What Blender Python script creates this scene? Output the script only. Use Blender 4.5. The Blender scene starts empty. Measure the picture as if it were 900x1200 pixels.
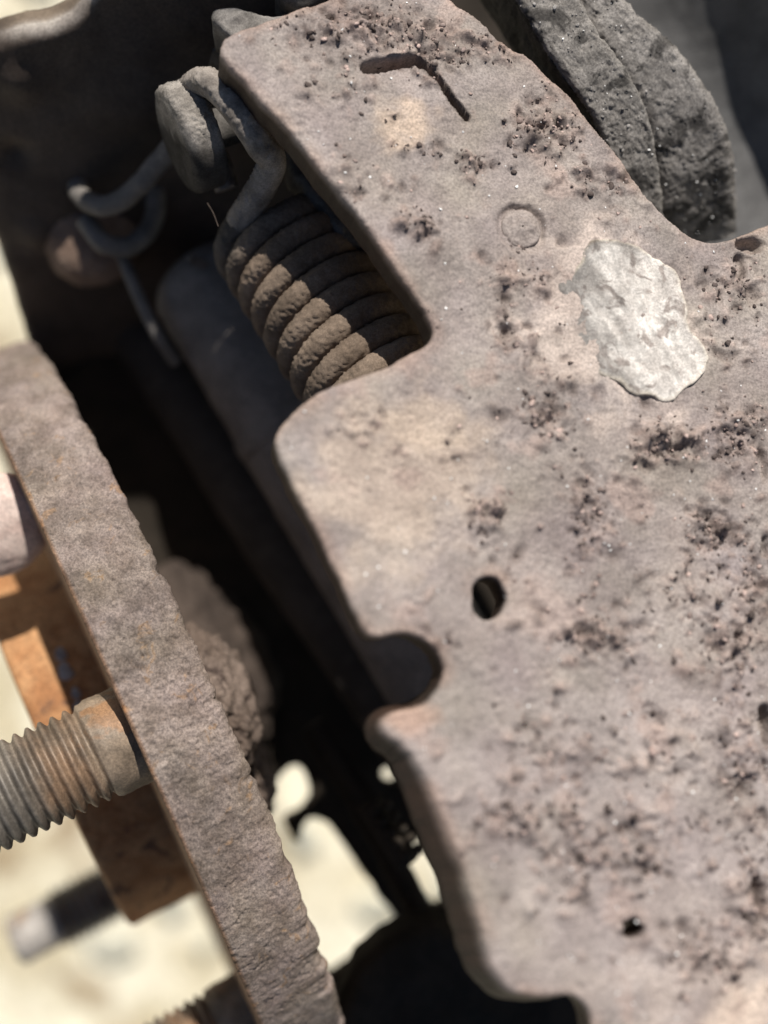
import bpy, math
import numpy as np

# ------------------------------------------------------------------ camera, sky, sun
S = 0.01                      # geometry below is written in centimetres
scene = bpy.context.scene
CAM_H = 11.0
cam_d = bpy.data.cameras.new("camera")
cam = bpy.data.objects.new("camera", cam_d)
scene.collection.objects.link(cam)
cam.location = (0, 0, CAM_H * S)
cam_d.sensor_fit = 'VERTICAL'
cam_d.sensor_height = 24.0
cam_d.sensor_width = 18.0
cam_d.angle = 2 * math.atan(4.8 / CAM_H)
cam_d.clip_start = 0.005
cam_d.clip_end = 100.0
cam_d.dof.use_dof = True
cam_d.dof.focus_distance = (CAM_H + 0.42) * S
cam_d.dof.aperture_fstop = 6.3
cam_d.dof.aperture_blades = 0
scene.camera = cam

SUN = np.array([0.20, 0.95, 1.0]); SUN = SUN / np.linalg.norm(SUN)
world = bpy.data.worlds.new("World"); scene.world = world
world.use_nodes = True
wn = world.node_tree
for n in list(wn.nodes): wn.nodes.remove(n)
sky = wn.nodes.new("ShaderNodeTexSky"); sky.sky_type = 'NISHITA'; sky.sun_disc = False
sky.sun_elevation = math.asin(SUN[2]); sky.sun_rotation = math.atan2(SUN[0], SUN[1])
bg = wn.nodes.new("ShaderNodeBackground"); bg.inputs[1].default_value = 0.05
wo = wn.nodes.new("ShaderNodeOutputWorld")
wn.links.new(sky.outputs[0], bg.inputs[0]); wn.links.new(bg.outputs[0], wo.inputs[0])
sd = bpy.data.lights.new("sun", 'SUN'); sd.energy = 5.0; sd.angle = math.radians(0.5); sd.color = (1.0, 0.955, 0.89)
so = bpy.data.objects.new("sun", sd); scene.collection.objects.link(so)
from mathutils import Vector
so.rotation_euler = Vector(SUN.tolist()).to_track_quat('Z', 'Y').to_euler()
scene.view_settings.view_transform = 'Standard'
scene.view_settings.look = 'None'
scene.view_settings.exposure = 0.12
scene.view_settings.gamma = 1.0
scene.view_settings.use_curve_mapping = False

rng = np.random.default_rng(11)

# ------------------------------------------------------------------ noise
def _hash(ix, iy, iz, seed):
    h = (ix.astype(np.int64) * 374761393 + iy.astype(np.int64) * 668265263 + iz.astype(np.int64) * 2147483647 + seed * 974634777) & 0xFFFFFFFF
    h = ((h ^ (h >> 13)) * 1274126177) & 0xFFFFFFFF
    h = ((h ^ (h >> 16)) * 2246822519) & 0xFFFFFFFF
    return h ^ (h >> 15)

def noise(P, seed=0):
    """value-gradient noise, about -1..1; P (...,3)"""
    P = np.asarray(P, float)
    I = np.floor(P).astype(np.int64); F = P - I
    U = F * F * F * (F * (F * 6 - 15) + 10)
    out = 0
    for dx in (0, 1):
        wx = U[..., 0] if dx else 1 - U[..., 0]
        for dy in (0, 1):
            wy = U[..., 1] if dy else 1 - U[..., 1]
            for dz in (0, 1):
                wz = U[..., 2] if dz else 1 - U[..., 2]
                h = _hash(I[..., 0] + dx, I[..., 1] + dy, I[..., 2] + dz, seed)
                gx = (h & 1023) / 511.5 - 1; gy = ((h >> 10) & 1023) / 511.5 - 1; gz = ((h >> 20) & 1023) / 511.5 - 1
                out = out + wx * wy * wz * (gx * (F[..., 0] - dx) + gy * (F[..., 1] - dy) + gz * (F[..., 2] - dz))
    return out * 1.5

def fbm(P, octaves=4, seed=0, gain=0.5):
    P = np.asarray(P, float); out = 0; a = 1.0; f = 1.0
    for o in range(octaves):
        out = out + a * noise(P * f + 17.3 * o, seed + o); a *= gain; f *= 2.03
    return out

def sst(x, a, b):
    t = np.clip((x - a) / (b - a), 0, 1); return t * t * (3 - 2 * t)

def unit(v):
    v = np.asarray(v, float); return v / np.linalg.norm(v)

def at(px, py, z):
    """the point at height z (cm) seen at a place of the 900 x 1200 picture"""
    k = (CAM_H - z) / CAM_H / 125.0
    return np.array([(px - 450) * k, (600 - py) * k, z])

# ------------------------------------------------------------------ meshes and things
def empty(name, loc, label, cat, group=None):
    o = bpy.data.objects.new(name, None); scene.collection.objects.link(o)
    o.location = [c * S for c in loc]; o.empty_display_size = 0.005
    o["label"] = label; o["category"] = cat
    if group: o["group"] = group
    o["origin_cm"] = [float(c) for c in loc]
    return o

def mesh(name, V, Q, mat, parent=None, origin=None, col=None, smooth=True, tris=None):
    """V (n,3) cm world; Q (m,4) quads; tris (k,3); one mesh object"""
    V = np.asarray(V, float)
    if parent is not None: origin = np.array(parent["origin_cm"])
    elif origin is None: origin = V.mean(0)
    m = bpy.data.meshes.new(name)
    Q = np.zeros((0, 4), int) if Q is None else np.asarray(Q, int)
    T = np.zeros((0, 3), int) if tris is None else np.asarray(tris, int)
    m.vertices.add(len(V)); m.vertices.foreach_set("co", ((V - origin) * S).astype(np.float32).ravel())
    loops = np.concatenate([Q.ravel(), T.ravel()]).astype(np.int32)
    m.loops.add(len(loops)); m.loops.foreach_set("vertex_index", loops)
    m.polygons.add(len(Q) + len(T))
    st = np.concatenate([np.arange(len(Q)) * 4, len(Q) * 4 + np.arange(len(T)) * 3]).astype(np.int32)
    m.polygons.foreach_set("loop_start", st)
    m.polygons.foreach_set("use_smooth", np.full(len(st), smooth))
    if col is not None:
        c4 = np.ones((len(V), 4), np.float32); c4[:, :3] = col
        a = m.color_attributes.new("tint", 'FLOAT_COLOR', 'POINT'); a.data.foreach_set("color", c4.ravel())
    m.update(calc_edges=True); m.validate()
    m.materials.append(mat)
    o = bpy.data.objects.new(name, m); scene.collection.objects.link(o)
    if parent is not None: o.parent = parent
    else: o.location = (origin * S).tolist()
    return o

def tag(o, label=None, cat=None, kind=None, group=None):
    if label: o["label"] = label
    if cat: o["category"] = cat
    if kind: o["kind"] = kind
    if group: o["group"] = group
    return o

def grid_quads(nu, nv, wrap_v=False, wrap_u=False):
    iu = np.arange(nu if wrap_u else nu - 1); iv = np.arange(nv if wrap_v else nv - 1)
    A, B = np.meshgrid(iu, iv, indexing='ij')
    A1 = (A + 1) % nu; B1 = (B + 1) % nv
    return np.stack([A * nv + B, A1 * nv + B, A1 * nv + B1, A * nv + B1], -1).reshape(-1, 4)

def grid_normals(G, wrap_v=False):
    if wrap_v:
        dv = np.roll(G, -1, 1) - np.roll(G, 1, 1)
    else:
        dv = np.gradient(G, axis=1)
    du = np.gradient(G, axis=0)
    n = np.cross(du, dv); n /= np.linalg.norm(n, axis=-1, keepdims=True) + 1e-12
    return n

# ------------------------------------------------------------------ materials
def mat_dust(name, c1, c2, scale=3.0, rough=0.9, bump=0.5, fine=45.0, c3=None, c3_scale=1.2, c3_amt=0.5, tint=False, metal=0.0, spec=0.3, bump_d=0.006, speck=0.0, speck_col=(.8, .78, .74), grain=.28):
    m = bpy.data.materials.new(name); m.use_nodes = True
    nt = m.node_tree; N = nt.nodes; L = nt.links
    bs = N["Principled BSDF"]
    tc = N.new("ShaderNodeTexCoord"); mp = N.new("ShaderNodeMapping"); mp.inputs["Scale"].default_value = (100, 100, 100)
    L.new(tc.outputs["Object"], mp.inputs[0]); co = mp.outputs[0]
    def nz(sc, det, ro=0.55, dist=0.0):
        n = N.new("ShaderNodeTexNoise"); n.inputs["Scale"].default_value = sc; n.inputs["Detail"].default_value = det
        n.inputs["Roughness"].default_value = ro; n.inputs["Distortion"].default_value = dist
        L.new(co, n.inputs["Vector"]); return n.outputs["Fac"]
    def ramp(fac, a, b):
        r = N.new("ShaderNodeMapRange"); r.inputs[1].default_value = a; r.inputs[2].default_value = b; r.interpolation_type = 'SMOOTHSTEP'
        L.new(fac, r.inputs[0]); return r.outputs[0]
    def mix(f, a, b, mode='MIX'):
        x = N.new("ShaderNodeMix"); x.data_type = 'RGBA'; x.blend_type = mode
        if isinstance(f, float): x.inputs[0].default_value = f
        else: L.new(f, x.inputs[0])
        for sock, v in ((x.inputs[6], a), (x.inputs[7], b)):
            if isinstance(v, tuple): sock.default_value = (*v, 1)
            else: L.new(v, sock)
        return x.outputs[2]
    c = mix(ramp(nz(scale, 6, 0.62, 0.4), 0.36, 0.64), c1, c2)
    if c3 is not None:
        k = ramp(nz(c3_scale, 5, 0.6, 0.8), 0.66 - 0.22 * c3_amt, 0.74 - 0.18 * c3_amt)
        c = mix(k, c, c3)
    g = ramp(nz(fine, 3, 0.7), 0.25, 0.75)
    gm = N.new("ShaderNodeMapRange"); gm.inputs[3].default_value = 1 - grain; gm.inputs[4].default_value = 1 + grain; L.new(g, gm.inputs[0])
    cg = N.new("ShaderNodeCombineColor")
    for i in range(3): L.new(gm.outputs[0], cg.inputs[i])
    c = mix(1.0, c, cg.outputs[0], 'MULTIPLY')
    if tint:
        at_ = N.new("ShaderNodeAttribute"); at_.attribute_name = "tint"
        c = mix(1.0, c, at_.outputs["Color"], 'MULTIPLY')
    if speck > 0:
        sp = ramp(nz(fine * 0.75, 1, 0.5), 0.80 - speck, 0.82 - speck)
        c = mix(sp, c, speck_col)
    L.new(c, bs.inputs["Base Color"])
    bs.inputs["Roughness"].default_value = rough; bs.inputs["Metallic"].default_value = metal
    bs.inputs["Specular IOR Level"].default_value = spec
    b = N.new("ShaderNodeBump"); b.inputs["Strength"].default_value = bump; b.inputs["Distance"].default_value = bump_d * S
    hs = N.new("ShaderNodeMath"); hs.operation = 'ADD'
    L.new(nz(fine, 4, 0.7), hs.inputs[0]); L.new(nz(fine * 0.33, 3, 0.6), hs.inputs[1]); L.new(hs.outputs[0], b.inputs["Height"])
    L.new(b.outputs[0], bs.inputs["Normal"])
    return m

M = {}
M['plate'] = mat_dust("plate_grime", (.232, .193, .174), (.305, .259, .234), 1.6, .64, .8, 42, tint=True, spec=.38, bump_d=.009, grain=.36)
M['crumb'] = mat_dust("rust_crumb", (.20, .165, .15), (.33, .28, .26), 8, .85, .5, 60, tint=True)
M['rim'] = mat_dust("flange_rust", (.165, .128, .106), (.255, .205, .176), 4.0, .74, .9, 48, c3=(.25, .168, .11), c3_scale=5, c3_amt=.3, grain=.45, tint=True, spec=.3)
M['pilot'] = mat_dust("orange_rust", (.33, .15, .06), (.46, .25, .115), 2.4, .75, .7, 26, c3=(.14, .07, .042), c3_scale=2.2, c3_amt=.38, grain=.4)
M['coil'] = mat_dust("coil_dust", (.150, .120, .096), (.218, .178, .145), 2.2, .93, .6, 55, tint=True, spec=.15)
M['hookgrey'] = mat_dust("grey_dust", (.12, .11, .10), (.20, .185, .17), 5, .93, .7, 60, tint=True, spec=.2)
M['shoe'] = mat_dust("shoe_dust", (.165, .154, .144), (.255, .24, .226), 5.5, .9, .6, 48, c3=(.06, .056, .053), c3_scale=2.6, c3_amt=.6, grain=.45, tint=True, spec=.25)
M['dark'] = mat_dust("dark_grease", (.020, .015, .010), (.032, .024, .017), 2.0, .85, .3, 30, spec=.3)
M['wall'] = mat_dust("dark_brown_steel", (.058, .043, .034), (.090, .069, .055), 1.3, .72, .3, 30, c3=(.09, .055, .04), c3_scale=.7, c3_amt=.2, tint=True)
M['barrel'] = mat_dust("dark_barrel", (.19, .165, .145), (.26, .228, .20), 2.2, .85, .4, 30, c3=(.20, .12, .075), c3_scale=.8, c3_amt=.15)
M['bar'] = mat_dust("dark_bar", (.05, .043, .037), (.075, .064, .056), 1.8, .85, .3, 30)
M['panel'] = mat_dust("dark_panel", (.10, .097, .095), (.15, .146, .142), 1.5, .8, .35, 40, spec=.3)
M['knuckle'] = mat_dust("knuckle_rust", (.115, .084, .066), (.19, .145, .119), 2.4, .9, .8, 35, c3=(.06, .042, .035), c3_scale=2.0, c3_amt=.55)
M['knuckle_dark'] = mat_dust('knuckle_shade_brown', (.042, .031, .025), (.075, .056, .045), 2.0, .9, .7, 30)  # rust brown darkened to paint the casting body's shade; bristle shares it
M['wire'] = mat_dust("wire_grey", (.16, .145, .13), (.22, .20, .18), 3, .7, .3, 40)
M['boot'] = mat_dust("boot_brown", (.20, .135, .10), (.26, .185, .14), 2, .8, .3, 30)
M['patch'] = mat_dust("pale_flake", (.45, .412, .378), (.64, .60, .555), 5.0, .8, .6, 40, c3=(.30, .26, .235), c3_scale=4.5, c3_amt=.55, tint=True)
M['glint'] = mat_dust("glint", (.75, .74, .72), (.85, .84, .82), 9, .3, .2, 40, spec=.6)
M['pink'] = mat_dust("pinkish_scale", (.62, .47, .41), (.74, .60, .53), 3, .8, .3, 30)
M['stone'] = mat_dust("stone", (.52, .49, .38), (.62, .60, .50), .8, .9, .4, 6, c3=(.45, .33, .22), c3_scale=.3, c3_amt=.25, bump_d=.05)
M['sand'] = mat_dust("sandy_ground", (.58, .50, .335), (.86, .80, .63), .32, .95, .6, 4, c3=(.34, .25, .15), c3_scale=.22, c3_amt=.42, bump_d=.1)

# stud metal: browner towards the flange, greyer towards the tip (the patina of the part itself)
def stud_material(name, axis, L_tip, base, rusty, tipc):
    m = mat_dust(name, base, tuple(c * 1.5 for c in base), 5, .55, .4, 40, c3=rusty, c3_scale=1.6, c3_amt=.45, tint=True, spec=.5, metal=.15)
    return m

# ------------------------------------------------------------------ builders
def seg_dist(P, poly):
    A = np.asarray(poly, float); B = np.roll(A, -1, 0)
    best = np.full(len(P), 1e9)
    for a, b in zip(A, B):
        d = b - a; L2 = (d * d).sum()
        if L2 < 1e-12: continue
        v = P - a; t = np.clip((v @ d) / L2, 0, 1)
        q = v - t[:, None] * d
        best = np.minimum(best, (q * q).sum(1))
    return np.sqrt(best)

def line_dist(P, pts):
    A = np.asarray(pts, float); best = np.full(len(P), 1e9)
    for a, b in zip(A[:-1], A[1:]):
        d = b - a; v = P - a; t = np.clip((v @ d) / (d @ d), 0, 1); q = v - t[:, None] * d
        best = np.minimum(best, (q * q).sum(1))
    return np.sqrt(best)

def inside(P, poly):
    A = np.asarray(poly, float); B = np.roll(A, -1, 0); r = np.zeros(len(P), bool)
    for a, b in zip(A, B):
        if a[1] == b[1]: continue
        c = (a[1] > P[:, 1]) != (b[1] > P[:, 1])
        x = (b[0] - a[0]) * (P[:, 1] - a[1]) / (b[1] - a[1]) + a[0]
        r ^= c & (P[:, 0] < x)
    return r

def chaikin(poly, n=2):
    P = np.asarray(poly, float)
    for _ in range(n):
        Q = np.roll(P, -1, 0); P = np.stack([.75 * P + .25 * Q, .25 * P + .75 * Q], 1).reshape(-1, 2)
    return P

class Plane:
    def __init__(s, z0, gx, gy):
        s.z0, s.g = z0, (gx, gy)
        s.n = unit((-gx, -gy, 1)); s.e1 = unit(np.cross((0, 1, 0), s.n)); s.e2 = np.cross(s.n, s.e1)
        s.O = np.array([0, 0, z0])
    def loc(s, px, py):
        d = np.array([(px - 450) / 1375.0, (600 - py) / 1375.0, -1.0]); c = np.array([0, 0, CAM_H])
        t = ((s.O - c) @ s.n) / (d @ s.n); p = c + t * d - s.O
        return (p @ s.e1, p @ s.e2)
    def loc_n(s, pts): return np.array([s.loc(*p) for p in pts])
    def world(s, u, v, w): return s.O + u[..., None] * s.e1 + v[..., None] * s.e2 + w[..., None] * s.n

def plate(pl, outline, holes, h, thick, bevel, height=None, tint=None, ragged=.01, flare=None, levels=4, seed=0, wall_tint=(1, 1, 1)):
    """a thick plate cut to an outline (local cm), with relief on its face, rounded edges, side walls and underside"""
    lo = outline.min(0) - 3 * h; hi = outline.max(0) + 3 * h
    us = np.arange(lo[0], hi[0], h); vs = np.arange(lo[1], hi[1], h)
    U, Vv = np.meshgrid(us, vs, indexing='ij'); P = np.stack([U.ravel(), Vv.ravel()], 1)
    def sdf(P):
        d = seg_dist(P, outline) * np.where(inside(P, outline), -1, 1)
        for q in holes:
            dh = seg_dist(P, q) * np.where(inside(P, q), -1, 1); d = np.maximum(d, -dh)
        return d
    k = 5
    cu, cv = us[::k], vs[::k]
    CU, CV = np.meshgrid(cu, cv, indexing='ij'); Cd = sdf(np.stack([CU.ravel(), CV.ravel()], 1)).reshape(CU.shape)
    fi = np.clip(np.arange(len(us)) / k, 0, len(cu) - 1.001); fj = np.clip(np.arange(len(vs)) / k, 0, len(cv) - 1.001)
    i0 = fi.astype(int); j0 = fj.astype(int); a = (fi - i0)[:, None]; b = (fj - j0)[None]
    d = (1 - a) * (1 - b) * Cd[i0][:, j0] + a * (1 - b) * Cd[i0 + 1][:, j0] + (1 - a) * b * Cd[i0][:, j0 + 1] + a * b * Cd[i0 + 1][:, j0 + 1]
    near = np.abs(d).ravel() < .3
    dd = d.ravel(); dd[near] = sdf(P[near])
    if ragged: dd = dd + ragged * fbm(np.c_[P * 3, np.full(len(P), seed)], 4, seed + 50)
    d = dd.reshape(U.shape)
    gu, gv = np.gradient(d, h); gl = np.sqrt(gu ** 2 + gv ** 2) + 1e-9
    cc = (d[:-1, :-1] + d[1:, :-1] + d[1:, 1:] + d[:-1, 1:]) / 4 < 0
    Q = grid_quads(len(us), len(vs))[cc.ravel()]
    E = np.concatenate([Q[:, [0, 1]], Q[:, [1, 2]], Q[:, [2, 3]], Q[:, [3, 0]]])
    key = np.sort(E, 1); key = key[:, 0] * (len(us) * len(vs)) + key[:, 1]
    _, inv, cnt = np.unique(key, return_inverse=True, return_counts=True)
    BE = E[cnt[inv] == 1]
    bv = np.unique(BE)
    Uf, Vf, df = U.ravel().copy(), Vv.ravel().copy(), d.ravel().copy()
    shift = np.clip(df[bv], -.9 * h, .9 * h)
    Uf[bv] -= shift * (gu / gl).ravel()[bv]; Vf[bv] -= shift * (gv / gl).ravel()[bv]; df[bv] = 0
    used, invv = np.unique(Q, return_inverse=True); Q2 = invv.reshape(-1, 4)
    u, v, dd = Uf[used], Vf[used], df[used]
    x = np.clip(-dd, 0, bevel)
    w = -(bevel - np.sqrt(np.maximum(bevel ** 2 - (bevel - x) ** 2, 0)))
    if height is not None: w = w + height(u, v, dd)
    Vtop = pl.world(u, v, w)
    col = tint(u, v, dd) if tint is not None else np.ones((len(u), 3))
    remap = -np.ones(len(us) * len(vs), int); remap[used] = np.arange(len(used))
    BE2 = remap[BE]; b2 = remap[bv]
    n0 = len(used); verts = [Vtop]; cols = [col]; quads = [Q2]
    ring = -np.ones(n0, int); prev = b2.copy(); base = n0
    pos = -np.ones(n0, int); pos[b2] = np.arange(len(b2))
    gun, gvn = (gu / gl).ravel()[bv], (gv / gl).ravel()[bv]
    for l in range(1, levels + 1):
        f = l / levels
        ww = w[b2] * (1 - f) + (-thick) * f
        off = (0 if flare is None else flare(u[b2], v[b2]) * f)
        jit = 0.012 * noise(np.c_[u[b2] * 6, v[b2] * 6, ww * 6], seed + 9) if ragged else 0
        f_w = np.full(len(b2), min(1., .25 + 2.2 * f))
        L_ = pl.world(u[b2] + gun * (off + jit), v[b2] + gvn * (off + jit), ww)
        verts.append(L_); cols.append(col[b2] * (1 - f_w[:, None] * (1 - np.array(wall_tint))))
        cur = base + np.arange(len(b2))
        A, B = BE2[:, 0], BE2[:, 1]
        quads.append(np.stack([A if l == 1 else prev[pos[A]], cur[pos[A]], cur[pos[B]], B if l == 1 else prev[pos[B]]], 1))
        prev = cur; base += len(b2)
    wb = np.full(n0, -thick); ub, vb = u.copy(), v.copy()
    inner = np.ones(n0, bool); inner[b2] = False
    idx = np.empty(n0, int); idx[b2] = prev; idx[inner] = base + np.arange(inner.sum())
    verts.append(pl.world(ub[inner], vb[inner], wb[inner])); cols.append(col[inner])
    quads.append(idx[Q2][:, ::-1])
    return np.concatenate(verts), np.concatenate(quads), np.concatenate(cols)

def smooth_path(pts, step):
    P = np.asarray(pts, float); P = np.vstack([2 * P[0] - P[1], P, 2 * P[-1] - P[-2]])
    out = []
    for i in range(1, len(P) - 2):
        p0, p1, p2, p3 = P[i - 1:i + 3]; t = np.linspace(0, 1, 24, endpoint=False)[:, None]
        out.append(.5 * (2 * p1 + (p2 - p0) * t + (2 * p0 - 5 * p1 + 4 * p2 - p3) * t ** 2 + (3 * p1 - p0 - 3 * p2 + p3) * t ** 3))
    out = np.vstack(out + [P[-2:-1]])
    s = np.r_[0, np.cumsum(np.linalg.norm(np.diff(out[:, :3], axis=0), axis=1))]
    n = max(4, int(s[-1] / step)); q = np.linspace(0, s[-1], n)
    return np.stack([np.interp(q, s, out[:, k]) for k in range(out.shape[1])], 1)

def tube(path, rad, seg, disp=None, cap=True):
    """path (n,3); rad scalar or (n,); returns V, Q, tris"""
    T = np.gradient(path, axis=0); T /= np.linalg.norm(T, axis=1, keepdims=True)
    nrm = np.cross(T[0], (0.13, .21, 1)); nrm /= np.linalg.norm(nrm); Ns = [nrm]
    for i in range(1, len(path)):
        n = Ns[-1] - (Ns[-1] @ T[i]) * T[i]; Ns.append(n / np.linalg.norm(n))
    Ns = np.array(Ns); Bs = np.cross(T, Ns)
    ph = np.linspace(0, 2 * np.pi, seg, endpoint=False)
    D = np.cos(ph)[None, :, None] * Ns[:, None] + np.sin(ph)[None, :, None] * Bs[:, None]
    r = np.broadcast_to(np.asarray(rad, float).reshape(-1, 1, 1), (len(path), 1, 1))
    G = path[:, None] + D * r
    if disp is not None: G = G + D * disp(G, D)[..., None]
    V = G.reshape(-1, 3); Q = grid_quads(len(path), seg, wrap_v=True); Tn = None
    if cap:
        c0, c1 = len(V), len(V) + 1; V = np.vstack([V, G[0].mean(0), G[-1].mean(0)])
        j = np.arange(seg); j1 = (j + 1) % seg; b = (len(path) - 1) * seg
        Tn = np.vstack([np.stack([np.full(seg, c0), j, j1], 1), np.stack([np.full(seg, c1), b + j1, b + j], 1)])
    return V, Q, Tn, D

def revolve(prof, C, a, t, u, th, closed=True, disp=None):
    """prof (m,2): radius, distance along a"""
    pr = np.asarray(prof, float)
    ring = np.sin(th)[:, None] * t + np.cos(th)[:, None] * u
    G = C + pr[None, :, 1, None] * a + pr[None, :, 0, None] * ring[:, None]
    if disp is not None: G = disp(G, ring, pr)
    return G.reshape(-1, 3), grid_quads(len(th), len(pr), wrap_u=closed)

def sheet(G, thick):
    """a curved sheet with thickness from a grid of points"""
    n = grid_normals(G); nu, nv = G.shape[:2]
    V = np.concatenate([G.reshape(-1, 3), (G - n * thick).reshape(-1, 3)])
    Q = grid_quads(nu, nv); m = nu * nv
    qs = [Q, Q[:, ::-1] + m]
    for line in (np.arange(nv), np.arange(nv) + (nu - 1) * nv, np.arange(nu) * nv, np.arange(nu) * nv + nv - 1):
        qs.append(np.stack([line[:-1], line[1:], line[1:] + m, line[:-1] + m], 1))
    return V, np.concatenate(qs)

ICO = None
def ico():
    global ICO
    if ICO is None:
        p = (1 + 5 ** .5) / 2
        v = np.array([(-1, p, 0), (1, p, 0), (-1, -p, 0), (1, -p, 0), (0, -1, p), (0, 1, p), (0, -1, -p), (0, 1, -p), (p, 0, -1), (p, 0, 1), (-p, 0, -1), (-p, 0, 1)], float)
        v /= np.linalg.norm(v[0])
        f = np.array([(0, 11, 5), (0, 5, 1), (0, 1, 7), (0, 7, 10), (0, 10, 11), (1, 5, 9), (5, 11, 4), (11, 10, 2), (10, 7, 6), (7, 1, 8), (3, 9, 4), (3, 4, 2), (3, 2, 6), (3, 6, 8), (3, 8, 9), (4, 9, 5), (2, 4, 11), (6, 2, 10), (8, 6, 7), (9, 8, 1)])
        ICO = v, f
    return ICO

def crumbs(pts, nrm, size, squash=.6, cols=None):
    """many small uneven lumps at points -> V, tris, col"""
    v, f = ico(); n = len(pts)
    X = v[None] * (1 + rng.normal(0, .33, (n, 12, 1))) * size[:, None, None] * rng.uniform(.6, 1.4, (n, 1, 3))
    A = rng.normal(size=(n, 3)); A -= (A * nrm).sum(1, keepdims=True) * nrm; A /= np.linalg.norm(A, axis=1, keepdims=True); B = np.cross(nrm, A)
    W = pts[:, None] + X[..., :1] * A[:, None] + X[..., 1:2] * B[:, None] + X[..., 2:3] * squash * nrm[:, None]
    F = f[None] + 12 * np.arange(n)[:, None, None]
    return W.reshape(-1, 3), F.reshape(-1, 3), (None if cols is None else np.repeat(cols, 12, 0))

# ------------------------------------------------------------------ the ground far below
GZ = -35.0
n = 161
gx = np.sign(np.linspace(-1, 1, n)) * np.abs(np.linspace(-1, 1, n)) ** 2.2 * 1500
X, Y = np.meshgrid(gx, gx, indexing='ij')
Z = GZ + .25 * fbm(np.stack([X * .12, Y * .12, X * 0], -1), 3, 3) * (np.hypot(X, Y) < 80)
tag(mesh("ground", np.stack([X, Y, Z], -1).reshape(-1, 3), grid_quads(n, n), M['sand'], origin=np.array([0, 0, GZ])), kind="structure")
gp = np.stack([rng.uniform(-26, 26, 420), rng.uniform(-30, 30, 420), np.full(420, GZ)], 1)
V, T, _ = crumbs(gp, np.tile([0, 0, 1.], (420, 1)), rng.uniform(.25, 1.1, 420) ** 1.3, .5)
tag(mesh("gravel", V, None, M['stone'], tris=T, origin=np.array([0, 0, GZ])), "loose pale pebbles strewn over the sunlit ground", kind="stuff")

# ------------------------------------------------------------------ backing plate (dark wall, upper left)
pw = Plane(-8.6, -.25, 1.35)
out = pw.loc_n([(-60, 62), (0, 46), (60, 32), (84, 22), (104, 2), (122, -30), (140, -60), (-151, -2551), (860, -2551), (470, -70), (470, 330), (360, 480), (330, 700), (215, 780), (110, 610), (66, 500), (36, 420), (-4, 285), (-60, 190)])  # the far upper end is added out of view to shade the cavity
def wall_h(u, v, d):
    z = .06 * fbm(np.stack([u * .6, v * .6, u * 0], -1), 3, 5) + .01 * fbm(np.stack([u * 8, v * 8, u * 0], -1), 3, 6)
    for (a, b, r, k) in ((20, 95, .22, .1), (16, 182, .16, -.12), (42, 272, .2, .08), (150, 120, .5, .12)):
        c = pw.loc(a, b); q = np.hypot(u - c[0], v - c[1]); z = z + k * np.exp(-(q / r) ** 2)
    return z
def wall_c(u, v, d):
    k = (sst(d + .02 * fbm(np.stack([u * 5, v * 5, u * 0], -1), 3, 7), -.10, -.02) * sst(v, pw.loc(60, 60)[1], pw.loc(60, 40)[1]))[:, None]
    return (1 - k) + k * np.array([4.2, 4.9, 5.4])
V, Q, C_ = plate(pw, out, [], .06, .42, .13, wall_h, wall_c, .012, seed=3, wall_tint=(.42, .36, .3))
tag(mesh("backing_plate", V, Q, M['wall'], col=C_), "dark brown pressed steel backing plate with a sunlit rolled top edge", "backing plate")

# ------------------------------------------------------------------ splash shield under everything
ps = Plane(-5.2, -.05, .1)
out = ps.loc_n([(50, 470), (180, 320), (400, 250), (440, 60), (440, -300), (1300, -300), (1300, 1500), (400, 1500), (316, 1050), (203, 800)])
holes = [chaikin(ps.loc_n(p), 1) for p in (
    [(336, 902), (352, 898), (364, 925), (360, 945), (338, 962), (322, 958), (318, 925)],
    [(300, 950), (326, 955), (350, 997), (357, 962), (378, 960), (398, 985), (432, 1035), (447, 1058), (462, 1076), (465, 1092), (402, 1138), (380, 1150), (330, 1100), (290, 1000)],
    [(470, 968), (479, 978), (492, 992), (507, 1010), (524, 1040), (524, 1058), (508, 1068), (494, 1055), (472, 1012), (481, 990)],
    [(446, 904), (458, 900), (466, 918), (452, 922)])]
V, Q, C_ = plate(ps, out, holes, .06, .3, .08, lambda u, v, d: .03 * fbm(np.stack([u * 1.5, v * 1.5, u * 0], -1), 3, 8), None, .02, seed=4)
tag(mesh("splash_shield", V, Q, M['dark']), "black greasy shield with ragged openings deep below the pitted plate", "shield")

# black greasy bar crossing the openings
pth = smooth_path([at(365, 850, -4.0), at(420, 935, -3.9), at(480, 1045, -3.7), at(545, 1160, -3.4), at(600, 1260, -3.2)], .06)
V, Q, T, D = tube(pth, .17, 20, lambda G, D: .03 * fbm(G * 3, 3, 21))
tag(mesh("link_rod", V, Q, M['dark'], tris=T), "black oily rod running down between the two sunlit openings", "rod")
# greasy block in the bottom corner of the cavity
pb = Plane(-3.0, -.05, -.05)
out = chaikin(pb.loc_n([(398, 1150), (470, 1092), (520, 1085), (700, 1120), (800, 1300), (380, 1300)]), 1)
V, Q, C_ = plate(pb, out, [], .05, .8, .15, lambda u, v, d: .05 * fbm(np.stack([u * 1.4, v * 1.4, u * 0], -1), 4, 12), None, .02, seed=5)
tag(mesh("lower_bracket", V, Q, M['dark']), "black bracket in the shade under the plate's bottom edge", "bracket")
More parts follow.
